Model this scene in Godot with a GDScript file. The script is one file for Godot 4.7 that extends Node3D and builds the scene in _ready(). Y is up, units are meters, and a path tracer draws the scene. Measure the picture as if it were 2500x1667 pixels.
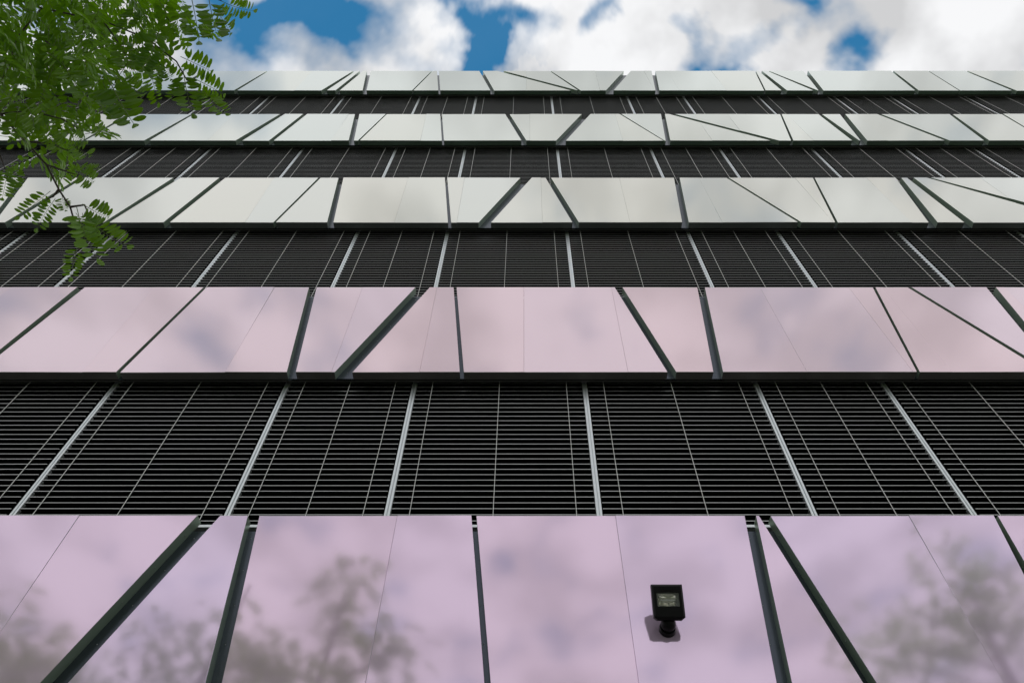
extends Node3D
# A five-band office facade seen steeply from below, with a robinia branch hanging in from the upper left.

const FOCAL := 1666.7                       # lens, in units of the 2500-wide picture (24 mm on a 36 mm frame)
const PITCH := 0.96586                      # camera looks up by 55.34 degrees
const AXIS_X := 1282.0                      # where the optical axis meets the picture
const AXIS_Y := 833.5
const EYE := Vector3(0.0, 1.6, 4.17)        # 4.17 m in front of the panel faces (z = 0)
const SLAT_Z := -0.20
const PANEL_DEPTH := 0.092

var rng := RandomNumberGenerator.new()
var names := {}
var M := {}
var building: Node3D
var rivet_mesh: Mesh

# ---------------------------------------------------------------- helpers
func numbered(called: String) -> String:
	if not names.has(called):
		names[called] = 0
		return called
	names[called] += 1
	return "%s_%03d" % [called, names[called]]

func thing(called: String, label: String, category: String, at := Vector3.ZERO, group := "") -> Node3D:
	var o := Node3D.new()
	o.name = numbered(called)
	o.position = at
	add_child(o)
	o.set_meta("label", label)
	o.set_meta("category", category)
	if group != "":
		o.set_meta("group", group)
	return o

func put(mesh: Mesh, called: String, parent: Node, mat: Material = null, at := Vector3.ZERO) -> MeshInstance3D:
	var o := MeshInstance3D.new()
	o.mesh = mesh
	o.name = called
	o.position = at
	if mat:
		o.material_override = mat
	parent.add_child(o, true)
	return o

func build(st: SurfaceTool, called: String, parent: Node, mat: Material) -> MeshInstance3D:
	return put(st.commit(), called, parent, mat)

func tool() -> SurfaceTool:
	var st := SurfaceTool.new()
	st.begin(Mesh.PRIMITIVE_TRIANGLES)
	return st

func tri(st: SurfaceTool, a: Vector3, b: Vector3, c: Vector3, n: Vector3) -> void:
	# clockwise front faces: swap when the winding disagrees with the wanted normal
	if (b - a).cross(c - a).dot(n) > 0.0:
		var t := b
		b = c
		c = t
	for p in [a, b, c]:
		st.set_normal(n)
		st.add_vertex(p)

func quad(st: SurfaceTool, a: Vector3, b: Vector3, c: Vector3, d: Vector3, n: Vector3) -> void:
	tri(st, a, b, c, n)
	tri(st, a, c, d, n)

func add_box(st: SurfaceTool, lo: Vector3, hi: Vector3) -> void:
	var p := []
	for k in 8:
		p.append(Vector3(hi.x if k & 1 else lo.x, hi.y if k & 2 else lo.y, hi.z if k & 4 else lo.z))
	quad(st, p[0], p[1], p[3], p[2], Vector3(0, 0, -1))
	quad(st, p[4], p[5], p[7], p[6], Vector3(0, 0, 1))
	quad(st, p[0], p[2], p[6], p[4], Vector3(-1, 0, 0))
	quad(st, p[1], p[3], p[7], p[5], Vector3(1, 0, 0))
	quad(st, p[0], p[1], p[5], p[4], Vector3(0, -1, 0))
	quad(st, p[2], p[3], p[7], p[6], Vector3(0, 1, 0))

func add_tube(st: SurfaceTool, pts: Array, radii: Array, sides := 6) -> void:
	var rings := []
	for i in pts.size():
		var d: Vector3 = (pts[min(i + 1, pts.size() - 1)] - pts[max(i - 1, 0)]).normalized()
		var u := d.cross(Vector3(0.31, 0.22, 0.92)).normalized()
		var w := d.cross(u)
		var ring := []
		for k in sides:
			var a := TAU * k / sides
			ring.append([pts[i], u * cos(a) + w * sin(a), radii[i]])
		rings.append(ring)
	for i in pts.size() - 1:
		for k in sides:
			var k2 := (k + 1) % sides
			var q := [rings[i][k], rings[i][k2], rings[i + 1][k2], rings[i + 1][k]]
			var v := []
			for e in q:
				v.append(e[0] + e[1] * e[2])
			var mid: Vector3 = (q[0][1] + q[1][1])
			for t in [[0, 1, 2], [0, 2, 3]]:
				var ids: Array = t
				if (v[ids[1]] - v[ids[0]]).cross(v[ids[2]] - v[ids[0]]).dot(mid) > 0.0:
					ids = [t[0], t[2], t[1]]
				for id in ids:
					st.set_normal(q[id][1])
					st.add_vertex(v[id])

func frame_basis() -> Array:
	var fwd := Vector3(0, sin(PITCH), -cos(PITCH))
	var up := Vector3(0, cos(PITCH), sin(PITCH))
	return [Vector3.RIGHT, up, fwd]

func ray(px: float, py: float) -> Vector3:
	var b := frame_basis()
	return b[2] + b[0] * ((px - AXIS_X) / FOCAL) + b[1] * ((AXIS_Y - py) / FOCAL)

func at_depth(px: float, py: float, depth: float) -> Vector3:
	return EYE + ray(px, py) * depth

func on_plane(px: float, py: float, z := 0.0) -> Vector3:
	var d := ray(px, py)
	return EYE + d * ((z - EYE.z) / d.z)

func seen(p: Vector3) -> Vector3:
	# picture position of a point (x, y, depth)
	var b := frame_basis()
	var q := p - EYE
	var z: float = q.dot(b[2])
	return Vector3(AXIS_X + FOCAL * q.dot(b[0]) / z, AXIS_Y - FOCAL * q.dot(b[1]) / z, z) if z > 0.01 else Vector3(-9999, -9999, z)

func mat(color: Color, rough := 0.6, metal := 0.0, spec := 0.5) -> StandardMaterial3D:
	var m := StandardMaterial3D.new()
	m.albedo_color = color.linear_to_srgb()
	m.roughness = rough
	m.metallic = metal
	m.metallic_specular = spec
	return m

func lin(r: float, g: float, b: float) -> Color:
	return Color(r, g, b)

# ---------------------------------------------------------------- sky
func make_sky() -> Sky:
	var w := 2560
	var h := 1280
	var n1 := FastNoiseLite.new()
	n1.seed = 11
	n1.noise_type = FastNoiseLite.TYPE_SIMPLEX_SMOOTH
	n1.frequency = 1.0
	n1.fractal_type = FastNoiseLite.FRACTAL_FBM
	n1.fractal_octaves = 6
	n1.fractal_gain = 0.52
	var n2 := FastNoiseLite.new()
	n2.seed = 5
	n2.frequency = 1.0
	n2.fractal_octaves = 6
	n2.fractal_gain = 0.55
	# gaps in the clouds: picture position and half-size, turned into places on the cloud layer
	var gaps := []
	for g in [[600, 45, 70, 45, 0.45], [775, 50, 62, 42, 0.95], [700, 5, 120, 20, 0.5], [940, 85, 45, 50, 0.38], [1060, 10, 60, 25, 0.3],
			[1155, 75, 55, 40, 0.95], [1165, 135, 38, 38, 0.95], [1255, 15, 55, 30, 0.7], [1325, 55, 45, 45, 0.35], [1497, 30, 34, 45, 0.95],
			[1668, 58, 38, 22, 0.55], [1812, 92, 40, 20, 0.45], [1757, 155, 34, 24, 0.85], [1963, 10, 34, 26, 0.7], [2062, 140, 46, 40, 0.95],
			[1020, 130, 40, 40, 0.25], [120, 120, 200, 90, 0.35], [30, 20, 90, 50, 0.4]]:
		var d := ray(g[0], g[1])
		var dx := ray(g[0] + g[2], g[1])
		var dy := ray(g[0], g[1] + g[3])
		var c := Vector2(d.x, d.z) / d.y
		gaps.append([c.x, c.y, 1.0 / absf(dx.x / dx.y - c.x), 1.0 / absf(dy.z / dy.y - c.y), g[4]])
	var data := PackedFloat32Array()
	data.resize(w * h * 3)
	var blue := Vector3(0.010, 0.125, 0.28)
	var k := 0
	for j in h:
		var el := PI * 0.5 - PI * (j + 0.5) / h
		var y := sin(el)
		var c := cos(el)
		if y <= 0.0:
			for i in w:
				data[k] = 0.30
				data[k + 1] = 0.31
				data[k + 2] = 0.31
				k += 3
			continue
		var yy := maxf(y, 0.12)
		for i in w:
			var az := TAU * (i + 0.5) / w
			var px := sin(az) * c / yy
			var pz := -cos(az) * c / yy
			var n := n1.get_noise_2d(px * 3.4, pz * 3.4)
			var open := 0.0
			if pz < -0.02 and pz > -0.46 and absf(px) < 1.1:
				# ragged edges: the layer is pushed about before the gaps are looked up
				var qx := px + 0.075 * n1.get_noise_2d(px * 6.0 + 31.0, pz * 6.0)
				var qz := pz + 0.060 * n1.get_noise_2d(px * 6.0, pz * 6.0 + 57.0)
				for g in gaps:
					var ax: float = (qx - g[0]) * g[2]
					var ay: float = (qz - g[1]) * g[3]
					var q := ax * ax + ay * ay
					if q < 10.0:
						open += g[4] * exp(-q * 0.36)
			var wisp := n2.get_noise_2d(px * 9.0, pz * 9.0 + 3.0)
			var cover := clampf((1.10 if open > 0.0 else 1.20) + 1.0 * n + 0.22 * wisp - 1.22 * open, 0.03, 1.0)
			var lum := 0.59 + 0.34 * n2.get_noise_2d(px * 2.6 + 7.0, pz * 2.6) + 0.20 * n
			lum = clampf(lum, 0.46, 0.68)
			var haze := clampf(1.0 - y * 2.2, 0.0, 1.0) * 0.5
			var b := blue.lerp(Vector3(0.45, 0.56, 0.68), haze)
			data[k] = lerpf(b.x, lum * 0.985, cover)
			data[k + 1] = lerpf(b.y, lum * 0.99, cover)
			data[k + 2] = lerpf(b.z, lum * 1.005, cover)
			k += 3
	var im := Image.create_from_data(w, h, false, Image.FORMAT_RGBF, data.to_byte_array())
	var pm := PanoramaSkyMaterial.new()
	pm.panorama = ImageTexture.create_from_image(im)
	var s := Sky.new()
	s.sky_material = pm
	return s

# ---------------------------------------------------------------- materials
func grain(seed_: int, freq: float, lo: Color, hi: Color, size := 256) -> NoiseTexture2D:
	var n := FastNoiseLite.new()
	n.seed = seed_
	n.frequency = freq
	n.fractal_octaves = 4
	var t := NoiseTexture2D.new()
	t.width = size
	t.height = size
	t.seamless = true
	t.noise = n
	var r := Gradient.new()
	r.set_color(0, lo)
	r.set_color(1, hi)
	t.color_ramp = r
	return t

func make_materials() -> void:
	var coat := mat(Color(1, 1, 1), 0.08, 0.50)
	coat.clearcoat_enabled = true
	coat.clearcoat = 0.5
	coat.clearcoat_roughness = 0.05
	coat.vertex_color_use_as_albedo = true
	coat.roughness_texture = grain(3, 0.012, Color(0.75, 0.75, 0.75), Color(1, 1, 1))
	coat.uv1_triplanar = true
	coat.uv1_world_triplanar = true
	coat.uv1_scale = Vector3(0.4, 0.4, 0.4)
	M.coat = coat
	M.flange = mat(lin(0.36, 0.45, 0.36), 0.3, 0.45)  # same coat as the faces; its green look at grazing angles is painted in
	M.soffit = [mat(lin(0.24, 0.22, 0.23), 0.35, 0.2), mat(lin(0.24, 0.22, 0.23), 0.35, 0.2), mat(lin(0.21, 0.23, 0.24), 0.35, 0.2), mat(lin(0.18, 0.26, 0.22), 0.35, 0.2), mat(lin(0.17, 0.26, 0.21), 0.35, 0.2)]  # face coat again, its dark angle-shifted look painted row by row
	M.channel = mat(lin(0.075, 0.085, 0.105), 0.25, 0.8)
	M.highlight = mat(lin(0.88, 0.89, 0.88), 0.35, 0.2)
	M.rivet = mat(lin(0.45, 0.46, 0.46), 0.35, 0.9)
	M.backing = mat(lin(0.12, 0.12, 0.12), 0.8)
	M.alu = mat(lin(0.80, 0.84, 0.86), 0.35, 0.5)
	M.slat = mat(lin(0.018, 0.018, 0.019), 0.6, 0.0, 0.2)
	M.edge_glint = mat(lin(0.86, 0.87, 0.86), 0.35, 0.7)  # pale slat lip: the sky glint on the glossy edge, painted as colour
	M.cord = mat(lin(0.88, 0.88, 0.86), 0.5)
	M.frame = mat(lin(0.03, 0.03, 0.032), 0.4, 0.3)
	M.concrete = mat(lin(0.25, 0.25, 0.24), 0.85)
	M.room = mat(lin(0.40, 0.40, 0.39), 0.9)
	var glass := mat(lin(0.05, 0.06, 0.06), 0.03)
	glass.transparency = BaseMaterial3D.TRANSPARENCY_ALPHA
	glass.albedo_color.a = 0.35
	M.glass = glass
	M.black = mat(lin(0.008, 0.008, 0.009), 0.42, 0.0, 0.35)
	var bark := mat(Color(1, 1, 1), 0.9)
	bark.albedo_texture = grain(9, 0.05, lin(0.045, 0.032, 0.024).linear_to_srgb(), lin(0.13, 0.10, 0.08).linear_to_srgb())
	bark.uv1_triplanar = true
	bark.uv1_world_triplanar = true
	bark.uv1_scale = Vector3(4, 1, 4)
	M.bark = bark

func leaf_material(c: Color) -> StandardMaterial3D:
	var m := mat(c, 0.36, 0.0, 0.5)
	m.cull_mode = BaseMaterial3D.CULL_DISABLED
	m.backlight_enabled = true
	m.backlight = Color(0.50, 0.71, 0.04)
	return m

# ---------------------------------------------------------------- facade data, measured on the photograph (2500 px wide)
# wide joints: [left panel's edge at top, at bottom, right panel's edge at top, at bottom]; seams: [top, bottom]
var ROWS := [
	{"top": 1258.0, "bottom": 1667.0, "joints": [
		[-260, -830, -220, -790],
		[482, 96, 537, 164], [604, 500, 632.5, 540.6], [1150.8, 1182.6, 1163, 1198], [1818.7, 1897.5, 1847, 1934.6],
		[1853.4, 2108.8, 1882.3, 2141.6], [2426.8, 2638, 2437.6, 2676], [2960, 3260, 2975, 3290]],
		"seams": [[193, -86], [970, 891.5], [1503, 1559.8], [2220, 2452]]},
	{"top": 700.8, "bottom": 908.5, "joints": [
		[-250, -640, -232, -622],
		[188.3, -72, 206.7, -55], [495.6, 281.3, 504.4, 290.9], [753.2, 699.2, 772.3, 721.4], [1014.3, 816, 1049.5, 859.3],
		[1107.3, 1122.2, 1114.6, 1132.2], [1501, 1630.5, 1520.2, 1651.9], [1703.3, 1742.4, 1721.7, 1766], [2132, 2239.9, 2138.8, 2247.5],
		[2217, 2554, 2226, 2572], [2408.7, 2582.8, 2432.4, 2605], [2760, 3060, 2772, 3072]],
		"seams": [[28.7, -280], [377, 199], [669.7, 548], [885, 808], [1066.7, 1023.9], [1279, 1279], [1492.7, 1534], [1856.4, 1971.2], [2073.8, 2230.7], [2155, 2326.4], [2452.7, 2666]]},
	{"top": 433.2, "bottom": 543.0, "joints": [
		[-330, -560, -318, -546],
		[52.7, -30, 67, -15], [192, 9.8, 205, 26.8], [422, 250.7, 440, 264], [535, 397.2, 549.5, 413.3], [776.9, 665.9, 782.6, 672.4],
		[825.8, 797.9, 838, 813.2], [1085.9, 1093.5, 1091.6, 1101.2], [1270.7, 1168.2, 1298.6, 1198.4], [1332, 1397.8, 1345.3, 1413.5],
		[1646, 1665.9, 1659.8, 1682.4], [1774, 1949, 1779.9, 1957.8], [1985.4, 2040, 1990, 2047], [2187.4, 2269, 2201.6, 2290.8],
		[2215.3, 2356, 2231.4, 2379], [2262, 2651, 2272, 2690], [2560, 2720, 2572, 2734], [2900, 3100, 2910, 3110]],
		"seams": [[669.7, 597], [997, 961.5], [1134, 1115], [1320.5, 1324.3], [1512.6, 1538.6], [1707, 1764.6], [1941.7, 2036], [2115.9, 2227.6], [2394, 2549]]},
	{"top": 278.0, "bottom": 343.0, "joints": [
		[-420, -600, -412, -590], [-60, -170, -50, -158],
		[200, 142, 210, 152], [312, 198.6, 321, 207.5], [466, 350.4, 473, 363.7], [683, 574, 695.2, 590.5], [739.5, 655, 749.7, 667],
		[866, 850.7, 876.9, 863.3], [941.5, 872.8, 944.2, 877.9], [1074.5, 1078.6, 1078.6, 1083.7], [1233.3, 1273.2, 1244.3, 1285],
		[1420.5, 1357.4, 1441.7, 1381.3], [1512.2, 1620.2, 1516.7, 1624], [1614, 1626.0, 1623.8, 1637.2], [1633, 1882, 1648, 1904],
		[1905.5, 1932.3, 1909, 1938], [1998.6, 2081.6, 2007.8, 2099], [2051.4, 2102, 2064.6, 2119], [2142, 2307.8, 2152.4, 2320.7],
		[2319, 2404, 2327.6, 2417], [2446.6, 2555, 2450, 2560], [2640, 2760, 2650, 2772], [2960, 3120, 2968, 3130]],
		"seams": [[570, 505.4], [850.7, 808], [1041, 1025.9], [1293.5, 1293.5], [1501.8, 1521], [1695, 1739.9], [1776.5, 1825.9], [1921, 1987.4], [2091, 2169]]},
	{"top": 172.8, "bottom": 220.5, "joints": [
		[-480, -620, -472, -610], [-150, -250, -142, -240], [80, 10, 88, 20],
		[255, 172, 267, 185], [497, 418.7, 505, 430], [651, 570, 655.8, 578.6], [862, 783.7, 868, 797.3], [877.9, 818.4, 887, 828.6],
		[894.9, 884.7, 905, 894.2], [1053.7, 1005.4, 1056.5, 1008.8], [1066.7, 1070, 1071, 1074.5], [1170, 1197.3, 1178.9, 1206.5],
		[1213, 1394.6, 1229.5, 1409.5], [1341.7, 1411, 1344.6, 1418.5], [1523.2, 1479.5, 1540.5, 1498.2], [1591, 1601, 1600.6, 1610.4],
		[1842.9, 1866.7, 1846.3, 1870], [1853, 1909, 1860.5, 1922.8], [1873.5, 1986.4, 1878.6, 1997.6], [1962, 1999.3, 1973, 2012],
		[2175.5, 2235.7, 2182, 2245], [2266, 2343, 2269, 2346], [2356.5, 2472, 2363, 2485], [2580, 2700, 2588, 2710], [2900, 3060, 2908, 3070]],
		"seams": [[600.7, 556.5], [762, 718], [1285, 1285], [1452.7, 1465.5], [1572, 1598.5], [1629, 1659.5], [1737, 1774], [2052, 2120]]},
]
# one coat; its hue shift with viewing angle is painted, one colour a band
var SHEEN_TINTS := [lin(0.88, 0.68, 0.89), lin(0.91, 0.71, 0.80), lin(0.86, 0.86, 0.79), lin(0.83, 0.87, 0.80), lin(0.79, 0.85, 0.78)]
const BAND := ["lilac", "pink", "ivory", "pale green", "silver green"]
var row_y := []          # [bottom, top] of every band in metres

func panel_tint(row: int) -> Color:
	var c: Color = SHEEN_TINTS[row]
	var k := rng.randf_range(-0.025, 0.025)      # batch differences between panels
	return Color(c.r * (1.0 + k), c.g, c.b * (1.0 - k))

func facade_x(row: int, px: float, top: bool) -> float:
	return on_plane(px, ROWS[row].top if top else ROWS[row].bottom).x

func clip(poly: Array, a: Vector2, n: Vector2) -> Array:
	# keeps the part of a convex polygon where (p - a).n >= 0
	var out := []
	for i in poly.size():
		var p: Vector2 = poly[i]
		var q: Vector2 = poly[(i + 1) % poly.size()]
		var dp := (p - a).dot(n)
		var dq := (q - a).dot(n)
		if dp >= 0.0:
			out.append(p)
		if (dp >= 0.0) != (dq >= 0.0):
			out.append(p.lerp(q, dp / (dp - dq)))
	var clean := []
	for p in out:
		if clean.is_empty() or (p - clean[-1]).length() > 0.002:
			clean.append(p)
	if clean.size() > 1 and (clean[0] - clean[-1]).length() < 0.002:
		clean.pop_back()
	return clean

func area(poly: Array) -> float:
	var s := 0.0
	for i in poly.size():
		s += poly[i].cross(poly[(i + 1) % poly.size()])
	return s * 0.5

func inset(poly: Array, d: float) -> Array:
	var out := poly.duplicate()
	for i in poly.size():
		var e: Vector2 = (poly[(i + 1) % poly.size()] - poly[i]).normalized()
		var n := Vector2(-e.y, e.x)      # inward for counter-clockwise
		out = clip(out, poly[i] + n * (d if absf(n.y) > 0.95 else d * 0.3), n)
	return out

func colored_tri(st: SurfaceTool, tint: Color, a: Vector3, b: Vector3, c: Vector3, n: Vector3) -> void:
	st.set_color(tint)
	tri(st, a, b, c, n)

func add_panel(row: int, poly: Array) -> void:
	if area(poly) < 0.0:
		poly.reverse()
	if poly.size() < 3 or area(poly) < 0.004:
		return
	var inner := inset(poly, 0.0045)
	if inner.size() < 3:
		return
	var c := Vector2.ZERO
	for p in poly:
		c += p / poly.size()
	var ta := rng.randf_range(-0.0045, 0.0045)
	var tb := rng.randf_range(-0.0045, 0.0045)
	var face := func(p: Vector2, z: float) -> Vector3:
		return Vector3(p.x, p.y, z + (ta * (p.x - c.x) + tb * (p.y - c.y)))
	var n := Vector3(-ta, -tb, 1.0).normalized()
	var tint := panel_tint(row)
	var st := tool()
	var highlight := tool()
	for i in range(1, inner.size() - 1):
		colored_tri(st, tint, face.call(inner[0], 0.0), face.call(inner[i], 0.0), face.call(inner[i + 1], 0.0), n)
	# folded edge round the face
	for i in poly.size():
		var a: Vector2 = poly[i]
		var b: Vector2 = poly[(i + 1) % poly.size()]
		var e := (b - a).normalized()
		var out := Vector2(e.y, -e.x)
		var fold := 0.0045 if absf(out.y) > 0.95 else 0.00135
		var ia := a - out * fold
		var ib := b - out * fold
		var en := Vector3(out.x, out.y, 1.0).normalized()
		if absf(out.y) > 0.95:
			# near-white strip: the highlight on the top and bottom folds, painted in
			quad(highlight, face.call(a, -0.0018), face.call(b, -0.0018), face.call(ib, 0.0), face.call(ia, 0.0), en)
		else:
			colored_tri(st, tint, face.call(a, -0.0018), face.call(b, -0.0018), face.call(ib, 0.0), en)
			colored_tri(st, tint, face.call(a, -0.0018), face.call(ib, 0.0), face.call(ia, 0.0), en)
	var panel := build(st, "facade_panel", building, M.coat)
	panel.set_meta("label", "glossy %s metal facade panel" % BAND[row])
	var sides := tool()
	var under := tool()
	var has_under := false
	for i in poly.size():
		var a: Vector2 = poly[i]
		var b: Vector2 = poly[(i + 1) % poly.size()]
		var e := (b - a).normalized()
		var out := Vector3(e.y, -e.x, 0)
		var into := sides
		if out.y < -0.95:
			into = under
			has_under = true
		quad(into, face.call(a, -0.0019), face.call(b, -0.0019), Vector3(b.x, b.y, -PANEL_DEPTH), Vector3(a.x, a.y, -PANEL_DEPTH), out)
	build(highlight, "edge_highlight", panel, M.highlight)
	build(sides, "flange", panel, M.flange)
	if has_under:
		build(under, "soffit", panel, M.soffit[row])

func add_row(row: int) -> void:
	var r: Dictionary = ROWS[row]
	var y1: float = on_plane(1250, r.top).y
	var y0: float = on_plane(1250, r.bottom).y
	var low := y0
	if row == 0:
		low = y1 - 1.72          # the lowest band runs on below the picture
	row_y.append([low, y1])
	var edges := []
	for j in r.joints:
		var e := []
		for k in 4:
			e.append(facade_x(row, j[k], k % 2 == 0))
		# bottom values were read at y0; carry them on to the real bottom edge
		var f := (y1 - low) / (y1 - y0)
		edges.append([e[0], e[0] + (e[1] - e[0]) * f, e[2], e[2] + (e[3] - e[2]) * f])
	var seams := []
	for s in r.seams:
		var a := facade_x(row, s[0], true)
		var b := facade_x(row, s[1], false)
		var f := (y1 - low) / (y1 - y0)
		seams.append([Vector2(a, y1), Vector2(a + (b - a) * f, low)])
	for i in edges.size() - 1:
		var l: Array = edges[i]
		var q: Array = edges[i + 1]
		var pieces := [[Vector2(l[3], low), Vector2(q[1], low), Vector2(q[0], y1), Vector2(l[2], y1)]]
		for s in seams:
			var d: Vector2 = (s[1] - s[0]).normalized()
			var n := Vector2(-d.y, d.x)
			if n.x < 0:
				n = -n
			var next := []
			for p in pieces:
				var right := clip(p, s[0] + n * 0.0006, n)
				var left := clip(p, s[0] - n * 0.0006, -n)
				if right.size() >= 3 and left.size() >= 3 and absf(area(right)) > 0.01 and absf(area(left)) > 0.01:
					next.append(left)
					next.append(right)
				else:
					next.append(p)
			pieces = next
		for p in pieces:
			add_panel(row, p)
	# metal channel behind every wide joint
	for i in edges.size():
		var e: Array = edges[i]
		var z := -PANEL_DEPTH + 0.004
		var ytop := y1 - 0.085
		var t := (y1 - ytop) / (y1 - low)
		var a0 := Vector3(e[1] - 0.02, low + 0.004, z)
		var b0 := Vector3(e[3] + 0.02, low + 0.004, z)
		var b1 := Vector3(lerpf(e[2], e[3], t) + 0.02, ytop, z)
		var a1 := Vector3(lerpf(e[0], e[1], t) - 0.02, ytop, z)
		var st := tool()
		quad(st, a0, b0, b1, a1, Vector3(0, 0, 1))
		var back := Vector3(0, 0, -0.02)
		quad(st, a0, b0, b0 + back, a0 + back, Vector3(0, -1, 0))
		quad(st, a1, b1, b1 + back, a1 + back, Vector3(0, 1, 0))
		quad(st, a0, a1, a1 + back, a0 + back, Vector3(-1, 0, 0))
		quad(st, b0, b1, b1 + back, b0 + back, Vector3(1, 0, 0))
		var ch := build(st, "joint_channel", building, M.channel)
		if row < 2 and absf((e[0] + e[1]) * 0.5) < 5.5:
			var w: float = (e[2] - e[0] + e[3] - e[1]) * 0.5
			for k in 6:
				var f := 0.06 + 0.17 * k
				var x: float = lerpf(e[0], e[1], 1.0 - f)
				var y := lerpf(low, y1, f)
				put(rivet_mesh, "rivet", ch, M.rivet, Vector3(x + w * 0.35, y, z))
				if w > 0.05:
					# a rivet in the flange of the left-hand panel too, when it shows
					var side := 1.0 if x < 0.0 else -1.0
					var fx: float = x + 0.002 if side > 0 else lerpf(e[2], e[3], 1.0 - f) - 0.002
					put(rivet_mesh, "rivet", ch, M.rivet, Vector3(fx, y, -0.05))
	# dark backing sheet behind the band
	var bk := tool()
	add_box(bk, Vector3(-17, low + 0.012, -0.135), Vector3(17, y1 - 0.10, -0.115))
	build(bk, "backing_sheet", building, M.backing)

func slat_mesh(w: float, with_glint: Mesh = null) -> ArrayMesh:
	var mesh := ArrayMesh.new()
	var st := tool()
	var prof := [[0.036, 0.0], [0.018, 0.0035], [0.0, 0.0048], [-0.018, 0.0035], [-0.040, -0.001]]
	var h := w * 0.5
	for i in prof.size() - 1:
		var a: Array = prof[i]
		var b: Array = prof[i + 1]
		var n := Vector3(0, a[0] - b[0], b[1] - a[1]).normalized()
		quad(st, Vector3(-h, a[1], a[0]), Vector3(h, a[1], a[0]), Vector3(h, b[1], b[0]), Vector3(-h, b[1], b[0]), n)
		quad(st, Vector3(-h, a[1] - 0.0008, a[0]), Vector3(h, a[1] - 0.0008, a[0]), Vector3(h, b[1] - 0.0008, b[0]), Vector3(-h, b[1] - 0.0008, b[0]), -n)
	st.set_material(M.slat)
	st.commit(mesh)
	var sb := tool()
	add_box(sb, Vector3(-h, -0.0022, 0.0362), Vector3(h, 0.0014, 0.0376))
	sb.set_material(M.edge_glint)
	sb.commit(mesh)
	return mesh

func add_windows() -> void:
	var scale := (EYE.z - SLAT_Z) / sin(PITCH)
	var rails := []
	for k in range(-3, 4):
		for s in [-0.2135, 0.115, 0.447]:
			rails.append((s + 0.907 * k) * scale + (on_plane(AXIS_X, 800).x))
	var slat_cache := {}
	var where := ["between the lilac and the pink panels", "between the pink and the ivory panels", "between the ivory and the pale green panels", "right under the topmost panels"]
	var rail_mesh_cache := {}
	for r in 4:
		var bottom: float = row_y[r][1] + 0.035
		var top: float = row_y[r + 1][0] + 0.13
		var mid := (bottom + top) * 0.5
		# how far this row is in the picture, one bay to spare
		var reach: float = absf(on_plane(-60.0, seen(Vector3(0, top, SLAT_Z)).y, SLAT_Z).x) + 1.9
		var n := int((top - bottom) / 0.0642)
		# guide rails
		var rm := tool()
		var hh := top - bottom + 0.05
		add_box(rm, Vector3(-0.0235, 0, -0.03), Vector3(-0.004, hh, 0.0))
		add_box(rm, Vector3(0.004, 0, -0.03), Vector3(0.0235, hh, 0.0))
		add_box(rm, Vector3(-0.004, 0, -0.03), Vector3(0.004, hh, -0.018))
		var rail_mesh := rm.commit()
		var cm := tool()
		add_box(cm, Vector3(-0.0023, 0, -0.0023), Vector3(0.0023, top - bottom, 0.0023))
		var cord_mesh := cm.commit()
		for x in rails:
			if absf(x) < reach + 0.2:
				put(rail_mesh, "guide_rail", building, M.alu, Vector3(x, bottom - 0.05, SLAT_Z + 0.022))
		for i in rails.size() - 1:
			var xa: float = rails[i]
			var xb: float = rails[i + 1]
			if minf(absf(xa), absf(xb)) > reach:
				continue
			var wide := (xb - xa) > 1.5
			var w := snappedf(xb - xa - 0.062, 0.001)
			var key := "wide" if wide else "narrow"
			if not slat_cache.has(w):
				slat_cache[w] = slat_mesh(w)
			var b := thing("venetian_blind", "%s black slatted blind %s" % [key, where[r]], "blind", Vector3((xa + xb) * 0.5, bottom, SLAT_Z), "%s blinds %s" % [key, where[r]])
			if r < 2:
				for k in n:
					var s := put(slat_cache[w], "slat", b, null, Vector3(0, 0.05 + k * 0.0642, 0))
					s.rotation.x = rng.randf_range(-0.025, 0.025)
			else:
				var all := ArrayMesh.new()
				for layer in 2:
					var st := tool()
					for k in n:
						st.append_from(slat_cache[w], layer, Transform3D(Basis(Vector3.RIGHT, rng.randf_range(-0.004, 0.004)), Vector3(0, 0.05 + k * 0.0642, 0)))
					st.set_material(M.slat if layer == 0 else M.edge_glint)
					st.commit(all)
				put(all, "slats", b).set_meta("kind", "stuff")
			for x in [-(xb - xa) * 0.5 + 0.19, 0.0, (xb - xa) * 0.5 - 0.19]:
				put(cord_mesh, "cord", b, M.cord, Vector3(x, 0, 0.046))
			var br := tool()
			add_box(br, Vector3(-w * 0.5, -0.012, -0.035), Vector3(w * 0.5, 0.012, 0.035))
			build(br, "bottom_rail", b, M.alu)
			# glazing behind the blind
			var g := tool()
			add_box(g, Vector3(-(xb - xa) * 0.5 + 0.03, row_y[r][1] - 0.20 - bottom, -0.012), Vector3((xb - xa) * 0.5 - 0.03, row_y[r + 1][0] + 0.25 - bottom, 0.012))
			var pane := build(g, "window_pane", building, M.glass)
			pane.position = Vector3((xa + xb) * 0.5, bottom, -0.40)
			var f := tool()
			add_box(f, Vector3(-0.03, row_y[r][1] - 0.20 - bottom, -0.04), Vector3(0.03, row_y[r + 1][0] + 0.25 - bottom, 0.03))
			var fr := build(f, "window_mullion", building, M.frame)
			fr.position = Vector3(xb, bottom, -0.40)

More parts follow.
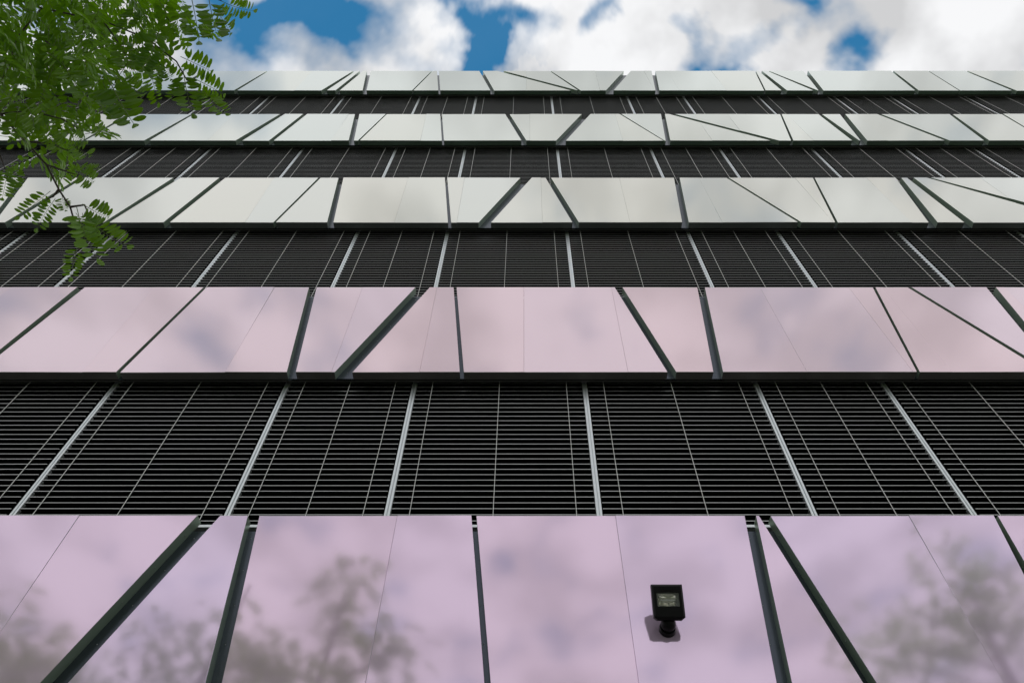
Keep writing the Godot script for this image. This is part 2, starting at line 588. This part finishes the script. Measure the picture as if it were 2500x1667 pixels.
func add_structure() -> void:
	# storey slabs, rear wall, end walls, ground-floor wall and roof
	for r in 5:
		var st := tool()
		var hi: float = row_y[r][1] - (0.20 if r < 4 else 0.5)
		add_box(st, Vector3(-16.9, row_y[r][0] + 0.25, -9.0), Vector3(16.9, hi, -0.36))
		build(st, "storey_slab", building, M.room)
	var top: float = row_y[4][1] - 0.5
	var wl := tool()
	add_box(wl, Vector3(-17.2, 0, -9.3), Vector3(17.2, top - 0.01, -9.002))
	build(wl, "rear_wall", building, M.concrete)
	for sx in [-1, 1]:
		var en := tool()
		add_box(en, Vector3(minf(sx * 16.902, sx * 17.2), 0, -9.0), Vector3(maxf(sx * 16.902, sx * 17.2), top - 0.01, -0.14))
		build(en, "end_wall", building, M.concrete)
	var gf := tool()
	add_box(gf, Vector3(-16.9, 0, -0.6), Vector3(16.9, row_y[0][0] + 0.249, -0.36))
	build(gf, "ground_floor_wall", building, M.concrete)

func add_floodlight() -> void:
	var p: Vector3 = Vector3(on_plane(1632, 1521, 0.07).x, 0, 0)
	var cx := p.x
	var t := thing("floodlight", "small black square floodlight on a ball joint on the lilac panel", "floodlight", Vector3(cx, 4.25, 0.0))
	# wall plate and ball joint
	var pl := CylinderMesh.new()
	pl.top_radius = 0.052
	pl.bottom_radius = 0.058
	pl.height = 0.03
	pl.radial_segments = 24
	var plate := put(pl, "wall_plate", t, M.black, Vector3(0, 0, 0.017))
	plate.rotation.x = PI / 2
	var sp := SphereMesh.new()
	sp.radius = 0.05
	sp.height = 0.1
	sp.radial_segments = 24
	sp.rings = 12
	put(sp, "ball_joint", t, M.black, Vector3(0, 0.004, 0.062))
	var ar := tool()
	add_tube(ar, [Vector3(0, 0.0, 0.06), Vector3(0, 0.03, 0.09), Vector3(0, 0.07, 0.11)], [0.036, 0.034, 0.034], 12)
	build(ar, "arm", t, M.black)
	# head: local x across, y up along the face, z out of the face
	var head := Node3D.new()
	head.name = "head"
	t.add_child(head)
	var base := Vector3(0, 0.0, 0.1356)
	head.position = Vector3(0.003, (2.645 + 2.837) * 0.5 + 1.6 - 4.25, (0.1356 + 0.221) * 0.5)
	var along := Vector3(0, 0.192, 0.0854).normalized()
	head.basis = Basis(Vector3.RIGHT, along, Vector3.RIGHT.cross(along))
	var w := 0.104
	var h := 0.112
	var outline := [Vector2(-w, h), Vector2(w, h), Vector2(w, -h + 0.016), Vector2(w - 0.022, -h), Vector2(-w + 0.022, -h), Vector2(-w, -h + 0.016)]
	var hb := tool()
	# raised rim round a sunk lens, tapering to the back
	var lens := [Vector2(-0.075, 0.058), Vector2(0.075, 0.058), Vector2(0.075, -0.030), Vector2(-0.075, -0.030)]
	var zf := 0.0
	for k in 4:
		var a: Vector2 = lens[k]
		var b: Vector2 = lens[(k + 1) % 4]
		var e := (b - a).normalized()
		var nn := Vector3(e.y, -e.x, 0.0)
		quad(hb, Vector3(a.x, a.y, zf), Vector3(b.x, b.y, zf), Vector3(b.x * 0.9, b.y * 0.9 + 0.002, -0.035), Vector3(a.x * 0.9, a.y * 0.9 + 0.002, -0.035), Vector3(nn.x, nn.y, 0.3).normalized())
	var front := [[-w + 0.012, h - 0.012, -0.075, -h + 0.02], [0.075, h - 0.012, w - 0.012, -h + 0.02]]
	for f in front:
		quad(hb, Vector3(f[0], f[1], zf), Vector3(f[2], f[1], zf), Vector3(f[2], f[3], zf), Vector3(f[0], f[3], zf), Vector3(0, 0, 1))
	quad(hb, Vector3(-0.075, h - 0.012, zf), Vector3(0.075, h - 0.012, zf), Vector3(0.075, 0.058, zf), Vector3(-0.075, 0.058, zf), Vector3(0, 0, 1))
	quad(hb, Vector3(-0.075, -0.030, zf), Vector3(0.075, -0.030, zf), Vector3(0.075, -h + 0.02, zf), Vector3(-0.075, -h + 0.02, zf), Vector3(0, 0, 1))
	var inner := [Vector2(-w + 0.012, h - 0.012), Vector2(w - 0.012, h - 0.012), Vector2(w - 0.012, -h + 0.024), Vector2(w - 0.028, -h + 0.02), Vector2(-w + 0.028, -h + 0.02), Vector2(-w + 0.012, -h + 0.024)]
	for k in 6:
		var a: Vector2 = outline[k]
		var b: Vector2 = outline[(k + 1) % 6]
		var ia: Vector2 = inner[k]
		var ib: Vector2 = inner[(k + 1) % 6]
		var e := (b - a).normalized()
		var o2 := Vector2(-e.y, e.x)
		quad(hb, Vector3(a.x, a.y, -0.008), Vector3(b.x, b.y, -0.008), Vector3(ib.x, ib.y, zf), Vector3(ia.x, ia.y, zf), Vector3(o2.x, o2.y, 1.2).normalized())
		quad(hb, Vector3(a.x, a.y, -0.008), Vector3(b.x, b.y, -0.008), Vector3(b.x, b.y, -0.045), Vector3(a.x, a.y, -0.045), Vector3(o2.x, o2.y, 0))
		quad(hb, Vector3(a.x, a.y, -0.045), Vector3(b.x, b.y, -0.045), Vector3(b.x * 0.7, b.y * 0.7, -0.085), Vector3(a.x * 0.7, a.y * 0.7, -0.085), Vector3(o2.x, o2.y, -0.6).normalized())
	for k in range(1, 5):
		tri(hb, Vector3(outline[0].x * 0.7, outline[0].y * 0.7, -0.085), Vector3(outline[k].x * 0.7, outline[k].y * 0.7, -0.085), Vector3(outline[k + 1].x * 0.7, outline[k + 1].y * 0.7, -0.085), Vector3(0, 0, -1))
	build(hb, "housing", head, M.black)
	# hammered reflector: two curved troughs left and right of the tube
	var rf := tool()
	var nx := 12
	var ny := 10
	var surf := func(i: int, j: int) -> Vector3:
		var u := -0.066 + 0.132 * i / nx
		var v := -0.026 + 0.078 * j / ny
		var s := absf(u) / 0.066
		return Vector3(u, v, -0.034 + 0.011 * sin(s * PI) * 0.5 + 0.016 * pow(absf((v - 0.013) / 0.039), 2.0) - 0.006 * cos(v * 130.0) * (0.4 + s))
	for i in nx:
		for j in ny:
			var a: Vector3 = surf.call(i, j)
			var b: Vector3 = surf.call(i + 1, j)
			var c: Vector3 = surf.call(i + 1, j + 1)
			var d: Vector3 = surf.call(i, j + 1)
			var n1 := (b - a).cross(d - a).normalized()
			quad(rf, a, b, c, d, n1 if n1.z > 0 else -n1)
	build(rf, "reflector", head, mat(lin(0.90, 0.88, 0.76), 0.22, 1.0))
	var tb := tool()
	add_tube(tb, [Vector3(-0.05, 0.012, -0.016), Vector3(0.05, 0.012, -0.016)], [0.005, 0.005], 10)
	build(tb, "lamp_tube", head, mat(lin(0.7, 0.7, 0.66), 0.2))
	var lg := tool()
	add_box(lg, Vector3(-0.0745, -0.0295, -0.006), Vector3(0.0745, 0.0575, -0.003))
	var gm := mat(lin(0.8, 0.85, 0.8), 0.03)
	gm.transparency = BaseMaterial3D.TRANSPARENCY_ALPHA
	gm.albedo_color.a = 0.10
	build(lg, "lens", head, gm)
	var tabm := tool()
	add_box(tabm, Vector3(-0.035, 0.073, 0.0), Vector3(0.035, 0.088, 0.004))
	build(tabm, "latch", head, M.black)

# ---------------------------------------------------------------- robinia
func leaflet(st: SurfaceTool, o: Vector3, dir: Vector3, up: Vector3, len: float, wid: float, fold: float) -> void:
	var side := dir.cross(up).normalized()
	var prof := [[0.0, 0.06], [0.14, 0.55], [0.38, 0.98], [0.66, 1.0], [0.88, 0.66], [1.0, 0.12]]
	for i in prof.size() - 1:
		var a: Array = prof[i]
		var b: Array = prof[i + 1]
		var ca: Vector3 = o + dir * len * a[0] - up * len * 0.12 * a[0] * a[0]
		var cb: Vector3 = o + dir * len * b[0] - up * len * 0.12 * b[0] * b[0]
		for s in [-1.0, 1.0]:
			var ea: Vector3 = ca + side * s * wid * 0.5 * a[1] + up * fold * wid * 0.5 * a[1]
			var eb: Vector3 = cb + side * s * wid * 0.5 * b[1] + up * fold * wid * 0.5 * b[1]
			var n: Vector3 = (up - side * s * fold).normalized()
			quad(st, ca, ea, eb, cb, n)

func compound_leaf(seed_: int, m: Material, stem: Material) -> ArrayMesh:
	# unit leaf: rachis one long along +x, leaflets in opposite pairs, upper side +y
	var r := RandomNumberGenerator.new()
	r.seed = seed_
	var mesh := ArrayMesh.new()
	var st := tool()
	var droop := r.randf_range(0.10, 0.30)
	var sway := r.randf_range(-0.10, 0.10)
	var axis := func(t: float) -> Vector3:
		return Vector3(t, -droop * t * t, sway * t * t)
	var pairs := r.randi_range(8, 9)
	for k in pairs:
		var t := 0.16 + 0.80 * k / pairs
		var o: Vector3 = axis.call(t)
		var d: Vector3 = (axis.call(t + 0.02) - o).normalized()
		var size := 0.23 * (1.0 - 0.45 * absf(t - 0.42)) * r.randf_range(0.88, 1.08)
		for s in [-1.0, 1.0]:
			if r.randf() < 0.04:
				continue
			var lat := Vector3(0, r.randf_range(-0.30, 0.22), s)
			var dir: Vector3 = (lat + d * r.randf_range(0.18, 0.50)).normalized()
			var up := (Vector3(r.randf_range(-0.3, 0.3), 1, -0.25 * s * r.randf_range(-0.6, 1.2)))
			up = (up - dir * up.dot(dir)).normalized()
			leaflet(st, o + dir * 0.014, dir, up, size, size * r.randf_range(0.35, 0.43), r.randf_range(0.05, 0.30))
	var oe: Vector3 = axis.call(0.97)
	var de: Vector3 = (axis.call(1.0) - oe).normalized()
	leaflet(st, oe, de, (Vector3.UP - de * de.y).normalized(), 0.19, 0.085, 0.15)
	st.set_material(m)
	st.commit(mesh)
	var rs := tool()
	var pts := []
	var rad := []
	for k in 6:
		pts.append(axis.call(k / 5.0 * 0.97))
		rad.append(lerpf(0.0062, 0.0030, k / 5.0))
	add_tube(rs, pts, rad, 4)
	rs.set_material(stem)
	rs.commit(mesh)
	return mesh

func leaf_basis(x: Vector3, up: Vector3, len: float) -> Basis:
	x = x.normalized()
	var y := (up - x * up.dot(x)).normalized()
	return Basis(x, y, x.cross(y)) * Basis.from_scale(Vector3.ONE * len)

func add_branch_tree() -> void:
	var t := thing("robinia_tree", "leafy robinia whose drooping feathery branch hangs before the facade", "tree", Vector3(-4.6, 0, 5.4))
	var org := t.position
	var stem := mat(lin(0.16, 0.22, 0.05), 0.6)
	var meshes := []
	var tones := [lin(0.046, 0.120, 0.006), lin(0.095, 0.200, 0.008), lin(0.026, 0.072, 0.007)]
	for k in 9:
		meshes.append(compound_leaf(40 + k, leaf_material(tones[k % 3]), stem))
	# trunk and limbs
	var tr := tool()
	add_tube(tr, [Vector3(0, -0.05, 0), Vector3(0.05, 1.4, -0.05), Vector3(0.2, 2.9, -0.1), Vector3(0.1, 4.6, 0.05), Vector3(-0.1, 6.6, 0.0), Vector3(0.05, 8.6, 0.1)], [0.21, 0.17, 0.15, 0.11, 0.07, 0.02], 12)
	build(tr, "trunk", t, M.bark)
	var twigs := []
	var limb_in := [Vector3(-4.40, 2.9, 5.3), Vector3(-3.6, 4.1, 4.7), at_depth(-260, 40, 2.9), at_depth(-60, 205, 2.65), at_depth(0, 278, 2.55), at_depth(60, 345, 2.45), at_depth(112, 402, 2.38), at_depth(142, 462, 2.32), at_depth(170, 505, 2.26), at_depth(186, 560, 2.2), at_depth(192, 610, 2.16)]
	twigs.append([limb_in, 0.045, 0.0022])
	var upper := [Vector3(-4.4, 4.0, 5.35), Vector3(-3.6, 5.2, 4.6), at_depth(-120, -60, 3.4), at_depth(100, 20, 3.1), at_depth(250, 50, 2.95), at_depth(360, 95, 2.85), at_depth(430, 150, 2.8), at_depth(455, 195, 2.75), at_depth(480, 205, 2.72)]
	twigs.append([upper, 0.040, 0.0022])
	var top_limb := [Vector3(-4.5, 5.2, 5.4), Vector3(-3.2, 5.9, 4.6), at_depth(150, -120, 3.6), at_depth(330, -70, 3.3), at_depth(460, -30, 3.1), at_depth(540, 2, 3.0)]
	twigs.append([top_limb, 0.034, 0.0022])
	for tw in [[[110, 100, 2.98], [180, 150, 2.75], [250, 190, 2.6], [290, 215, 2.5]], [[0, 278, 2.55], [70, 270, 2.5], [150, 290, 2.42], [200, 320, 2.36]],
			[[60, 345, 2.45], [120, 350, 2.38], [170, 370, 2.3]], [[112, 402, 2.38], [150, 415, 2.32], [190, 428, 2.28]], [[170, 505, 2.26], [205, 500, 2.24], [222, 540, 2.2]],
			[[142, 462, 2.32], [128, 480, 2.3], [110, 488, 2.28]], [[360, 95, 2.85], [385, 130, 2.75], [378, 160, 2.7]], [[100, 20, 3.1], [40, 90, 2.9], [20, 160, 2.8], [0, 200, 2.7]],
			[[-60, 205, 2.65], [-20, 330, 2.5], [10, 410, 2.45]], [[250, 50, 2.95], [300, 120, 2.8], [320, 170, 2.7]], [[150, -120, 3.6], [200, -20, 3.4], [230, 60, 3.3]]]:
		var pts := []
		for p in tw:
			pts.append(at_depth(p[0], p[1], p[2]))
		twigs.append([pts, 0.004, 0.0015])
	for tw in twigs:
		var st := tool()
		var pts := []
		var rad := []
		var nn: int = tw[0].size()
		for i in nn:
			pts.append(tw[0][i] - org)
			rad.append([tw[1], tw[1] * 0.45, tw[1] * 0.22][i] if i < 3 and tw[1] > 0.02 else lerpf(minf(tw[1], 0.0055), tw[2], float(i) / (nn - 1)))
		add_tube(st, pts, rad, 7)
		build(st, "branch", t, M.bark)
	# leaves that stand clear at the edge of the branch: picture base, tip, depth
	var clear := [[539, 2, 628, 46, 3.0], [466, -8, 497, 132, 2.7], [508, -10, 530, 126, 2.8], [516, 10, 588, 106, 2.85], [440, 138, 542, 184, 2.75], [446, 168, 462, 300, 2.62], [440, 190, 425, 255, 2.65],
		[474, 192, 572, 238, 2.7], [492, 216, 546, 296, 2.6], [382, 100, 340, 188, 2.6], [390, 140, 362, 212, 2.6], [400, 145, 418, 208, 2.65],
		[282, 186, 372, 262, 2.42], [262, 190, 340, 346, 2.28], [250, 200, 292, 320, 2.3], [160, 322, 226, 362, 2.3], [168, 340, 230, 404, 2.26], [178, 412, 254, 460, 2.25], [180, 400, 240, 432, 2.3],
		[122, 466, 42, 532, 2.28], [134, 484, 76, 562, 2.26], [150, 476, 156, 525, 2.3], [200, 498, 292, 556, 2.2], [214, 536, 312, 626, 2.08], [186, 506, 216, 648, 2.06], [190, 596, 164, 686, 2.02], [184, 520, 236, 590, 2.16],
		[18, 410, 4, 500, 2.3], [40, 400, 22, 470, 2.35], [200, 520, 205, 610, 2.15], [450, 40, 476, 100, 2.9], [420, 20, 450, 95, 2.8], [300, 180, 345, 250, 2.5],
		[230, 300, 262, 336, 2.3], [150, 150, 205, 262, 2.35], [60, 250, 110, 330, 2.35], [200, 230, 168, 320, 2.35], [110, 300, 150, 385, 2.3], [330, 120, 388, 205, 2.6], [300, 90, 300, 190, 2.6]]
	for e in clear:
		var a := at_depth(e[0], e[1], e[4] + 0.03)
		var b := at_depth(e[2], e[3], e[4] - 0.03)
		var len := (b - a).length()
		var up := (a - EYE).normalized() + Vector3(rng.randf_range(-0.3, 0.3), rng.randf_range(-0.1, 0.3), rng.randf_range(-0.3, 0.3))
		var o := put(meshes[[0, 1, 3, 4, 6, 7, 1, 4][rng.randi() % 8]], "leaf", t)
		o.transform = Transform3D(leaf_basis(b - a, up, len), a - org)
	# the inner leaves of the visible branch
	var zone := PackedVector2Array([Vector2(-40, -40), Vector2(452, -40), Vector2(455, 60), Vector2(440, 118), Vector2(400, 158), Vector2(318, 200), Vector2(280, 250), Vector2(232, 300), Vector2(214, 350), Vector2(214, 410), Vector2(165, 455), Vector2(120, 470), Vector2(70, 420), Vector2(-40, 440)])
	var made := 0
	var tries := 0
	var patches := FastNoiseLite.new()
	patches.seed = 4
	patches.frequency = 0.028
	var deep := []
	for k in 9:
		deep.append([])
	while made < 240 and tries < 12000:
		tries += 1
		var p := Vector2(rng.randf_range(-40, 455), rng.randf_range(-40, 470))
		if not Geometry2D.is_point_in_polygon(p, zone):
			continue
		if rng.randf() > 1.0 - clampf(p.y, 0, 400) / (560.0 if made < 170 else 330.0):
			continue
		if patches.get_noise_2d(p.x, p.y) < -0.10:
			continue
		var depth := rng.randf_range(2.4, 3.5) if made < 170 else rng.randf_range(2.7, 3.9)
		var ang := rng.randf_range(-PI, PI)
		var d := Vector3(cos(ang) + 0.35, rng.randf_range(-1.1, -0.1), sin(ang) * 0.9 - 0.2)
		var len := rng.randf_range(0.165, 0.23)
		var c := at_depth(p.x, p.y, depth)
		d = d.normalized()
		var tip := seen(c + d * len)
		if not Geometry2D.is_point_in_polygon(Vector2(tip.x, tip.y), zone) and rng.randf() < 0.8 and tip.x > 0 and tip.y > 0:
			continue
		var xf := Transform3D(leaf_basis(d, Vector3(rng.randf_range(-0.6, 0.6), 1, rng.randf_range(-0.6, 0.6)), len), c - org)
		if made < 170:
			put(meshes[rng.randi() % 9], "leaf", t).transform = xf
		else:
			deep[rng.randi() % 9].append(xf)
		made += 1
	# the rest of the crown, out of the picture to the left and overhead
	var rest := []
	for k in 9:
		rest.append(deep[k])
	made = 0
	tries = 0
	while made < 1900 and tries < 40000:
		tries += 1
		var q := Vector3(rng.randfn(), rng.randfn(), rng.randfn()).normalized() * pow(rng.randf(), 0.4)
		var c := Vector3(-4.7, 5.9, 5.9) + q * Vector3(2.3, 2.2, 2.2)
		if patches.get_noise_3d(c.x * 60, c.y * 60, c.z * 60) < -0.12:
			continue
		var s := seen(c)
		if s.z > 0.0 and s.x > -90 and s.x < 2700 and s.y > -110 and s.y < 1800:
			continue
		if (c - EYE).length() < 1.2:
			continue
		var ang := rng.randf_range(-PI, PI)
		var d := Vector3(cos(ang), rng.randf_range(-0.9, 0.1), sin(ang))
		rest[rng.randi() % 9].append(Transform3D(leaf_basis(d, Vector3(rng.randf_range(-0.5, 0.5), 1, rng.randf_range(-0.5, 0.5)), rng.randf_range(0.17, 0.25)), c - org))
		made += 1
	for k in 9:
		var mm := MultiMesh.new()
		mm.transform_format = MultiMesh.TRANSFORM_3D
		mm.mesh = meshes[k]
		mm.instance_count = rest[k].size()
		for i in rest[k].size():
			mm.set_instance_transform(i, rest[k][i])
		var o := MultiMeshInstance3D.new()
		o.multimesh = mm
		o.name = "crown_leaves"
		o.set_meta("kind", "stuff")
		t.add_child(o, true)

func back_tree(label: String, at: Vector3, height: float, radius: float, seed_: int, tone: Color, narrow: float) -> void:
	# a tree behind the photographer: the panels mirror its crown
	var r := RandomNumberGenerator.new()
	r.seed = seed_
	var t := thing("broadleaf_tree", label, "tree", at, "trees across from the facade")
	var tr := tool()
	add_tube(tr, [Vector3(0, -0.05, 0), Vector3(0.1, height * 0.3, 0.1), Vector3(-0.05, height * 0.62, 0), Vector3(0.05, height * 0.95, 0.05)], [0.26, 0.2, 0.12, 0.02], 10)
	build(tr, "trunk", t, M.bark)
	var tips := []
	for k in 26:
		var f := r.randf_range(0.28, 0.93)
		var a := r.randf_range(0, TAU)
		var reach := radius * (sin(PI * pow((f - 0.22) / 0.80, narrow)) * 0.95 + 0.1) * r.randf_range(0.75, 1.1)
		var p0 := Vector3(0.03, height * f * 0.9, 0.03)
		var p2 := p0 + Vector3(cos(a) * reach, height * r.randf_range(0.05, 0.13), sin(a) * reach)
		var p1 := p0.lerp(p2, 0.5) + Vector3(0, 0.2, 0)
		var st := tool()
		add_tube(st, [p0, p1, p2], [0.06, 0.035, 0.008], 6)
		build(st, "limb", t, M.bark)
		tips.append([p1, p2])
	tips.append([Vector3(0, height * 0.85, 0), Vector3(0.05, height, 0.05)])
	var leaf := compound_leaf(seed_, leaf_material(tone), M.bark)
	var mm := MultiMesh.new()
	mm.transform_format = MultiMesh.TRANSFORM_3D
	mm.mesh = leaf
	var count := 2000
	mm.instance_count = count
	for i in count:
		var tp: Array = tips[r.randi() % tips.size()]
		var c: Vector3 = tp[0].lerp(tp[1], r.randf_range(0.1, 1.05)) + Vector3(r.randfn(), r.randfn() * 0.8, r.randfn()) * radius * 0.16
		var a := r.randf_range(0, TAU)
		mm.set_instance_transform(i, Transform3D(leaf_basis(Vector3(cos(a), r.randf_range(-0.6, 0.5), sin(a)), Vector3(r.randf_range(-0.6, 0.6), 1, r.randf_range(-0.6, 0.6)), r.randf_range(0.35, 0.55)), c))
	var o := MultiMeshInstance3D.new()
	o.multimesh = mm
	o.name = "crown"
	o.set_meta("kind", "stuff")
	t.add_child(o)

# ---------------------------------------------------------------- scene
func _ready() -> void:
	rng.seed = 20240
	# camera
	var cam := Camera3D.new()
	cam.near = 0.05
	cam.far = 2000.0
	cam.projection = Camera3D.PROJECTION_FRUSTUM
	cam.size = 0.05 * 1667.0 / FOCAL
	cam.frustum_offset = Vector2(0.05 * (1250.0 - AXIS_X) / FOCAL, 0.0)
	cam.position = EYE
	cam.rotation = Vector3(PITCH, 0, 0)
	add_child(cam)
	cam.current = true
	# sky, haze-free air, exposure
	var env := Environment.new()
	env.background_mode = Environment.BG_SKY
	env.sky = make_sky()
	env.background_energy_multiplier = 1.0
	env.tonemap_mode = Environment.TONE_MAPPER_LINEAR
	env.tonemap_exposure = 1.4
	env.sdfgi_enabled = true
	env.ssao_enabled = true
	env.ssil_enabled = true
	var we := WorldEnvironment.new()
	we.environment = env
	add_child(we)
	# sun behind the building: the facade and the branch stand in its shade
	var sun := DirectionalLight3D.new()
	sun.light_energy = 0.8
	sun.light_color = Color(1.0, 0.95, 0.87)
	sun.light_angular_distance = 0.5
	sun.shadow_enabled = true
	add_child(sun)
	sun.look_at_from_position(Vector3(6, 9, -12), Vector3.ZERO, Vector3.UP)
	print("sky done ", Time.get_ticks_msec())

	make_materials()
	# ground
	var gm := mat(Color(1, 1, 1), 0.95)
	gm.albedo_texture = grain(21, 0.03, lin(0.035, 0.05, 0.02).linear_to_srgb(), lin(0.08, 0.10, 0.04).linear_to_srgb(), 512)
	gm.uv1_triplanar = true
	gm.uv1_world_triplanar = true
	gm.uv1_scale = Vector3(0.3, 0.3, 0.3)
	var gs := tool()
	quad(gs, Vector3(-300, 0, -300), Vector3(300, 0, -300), Vector3(300, 0, 300), Vector3(-300, 0, 300), Vector3.UP)
	build(gs, "ground", self, gm).set_meta("kind", "structure")
	var ps := tool()
	add_box(ps, Vector3(-40, -0.05, 0.3), Vector3(40, 0.02, 5.6))
	build(ps, "pavement", self, mat(lin(0.17, 0.165, 0.155), 0.9)).set_meta("kind", "structure")

	var rs := SphereMesh.new()
	rs.radius = 0.004
	rs.height = 0.008
	rs.radial_segments = 8
	rs.rings = 4
	rivet_mesh = rs
	building = thing("office_building", "modern office block with bands of glossy metal panels and dark blinds", "building")
	for r in 5:
		add_row(r)
	print(row_y)
	add_structure()
	add_windows()
	add_floodlight()
	print("facade done ", Time.get_ticks_msec())
	add_branch_tree()
	back_tree("tall slender tree mirrored in the lilac panels beside the floodlight", Vector3(-4.4, 0, 10.0), 12.2, 2.4, 61, lin(0.075, 0.085, 0.08), 0.9)
	back_tree("broad tree across from the left end of the facade", Vector3(-11.6, 0, 10.5), 10.9, 3.2, 62, lin(0.075, 0.085, 0.08), 0.8)
	back_tree("large round tree across from the right end of the facade", Vector3(11.8, 0, 12.0), 14.0, 4.2, 63, lin(0.075, 0.085, 0.08), 0.8)
	back_tree("low bushy tree across from the middle of the facade", Vector3(1.8, 0, 11.0), 9.3, 2.8, 64, lin(0.075, 0.085, 0.08), 0.8)
	print("done ", Time.get_ticks_msec())
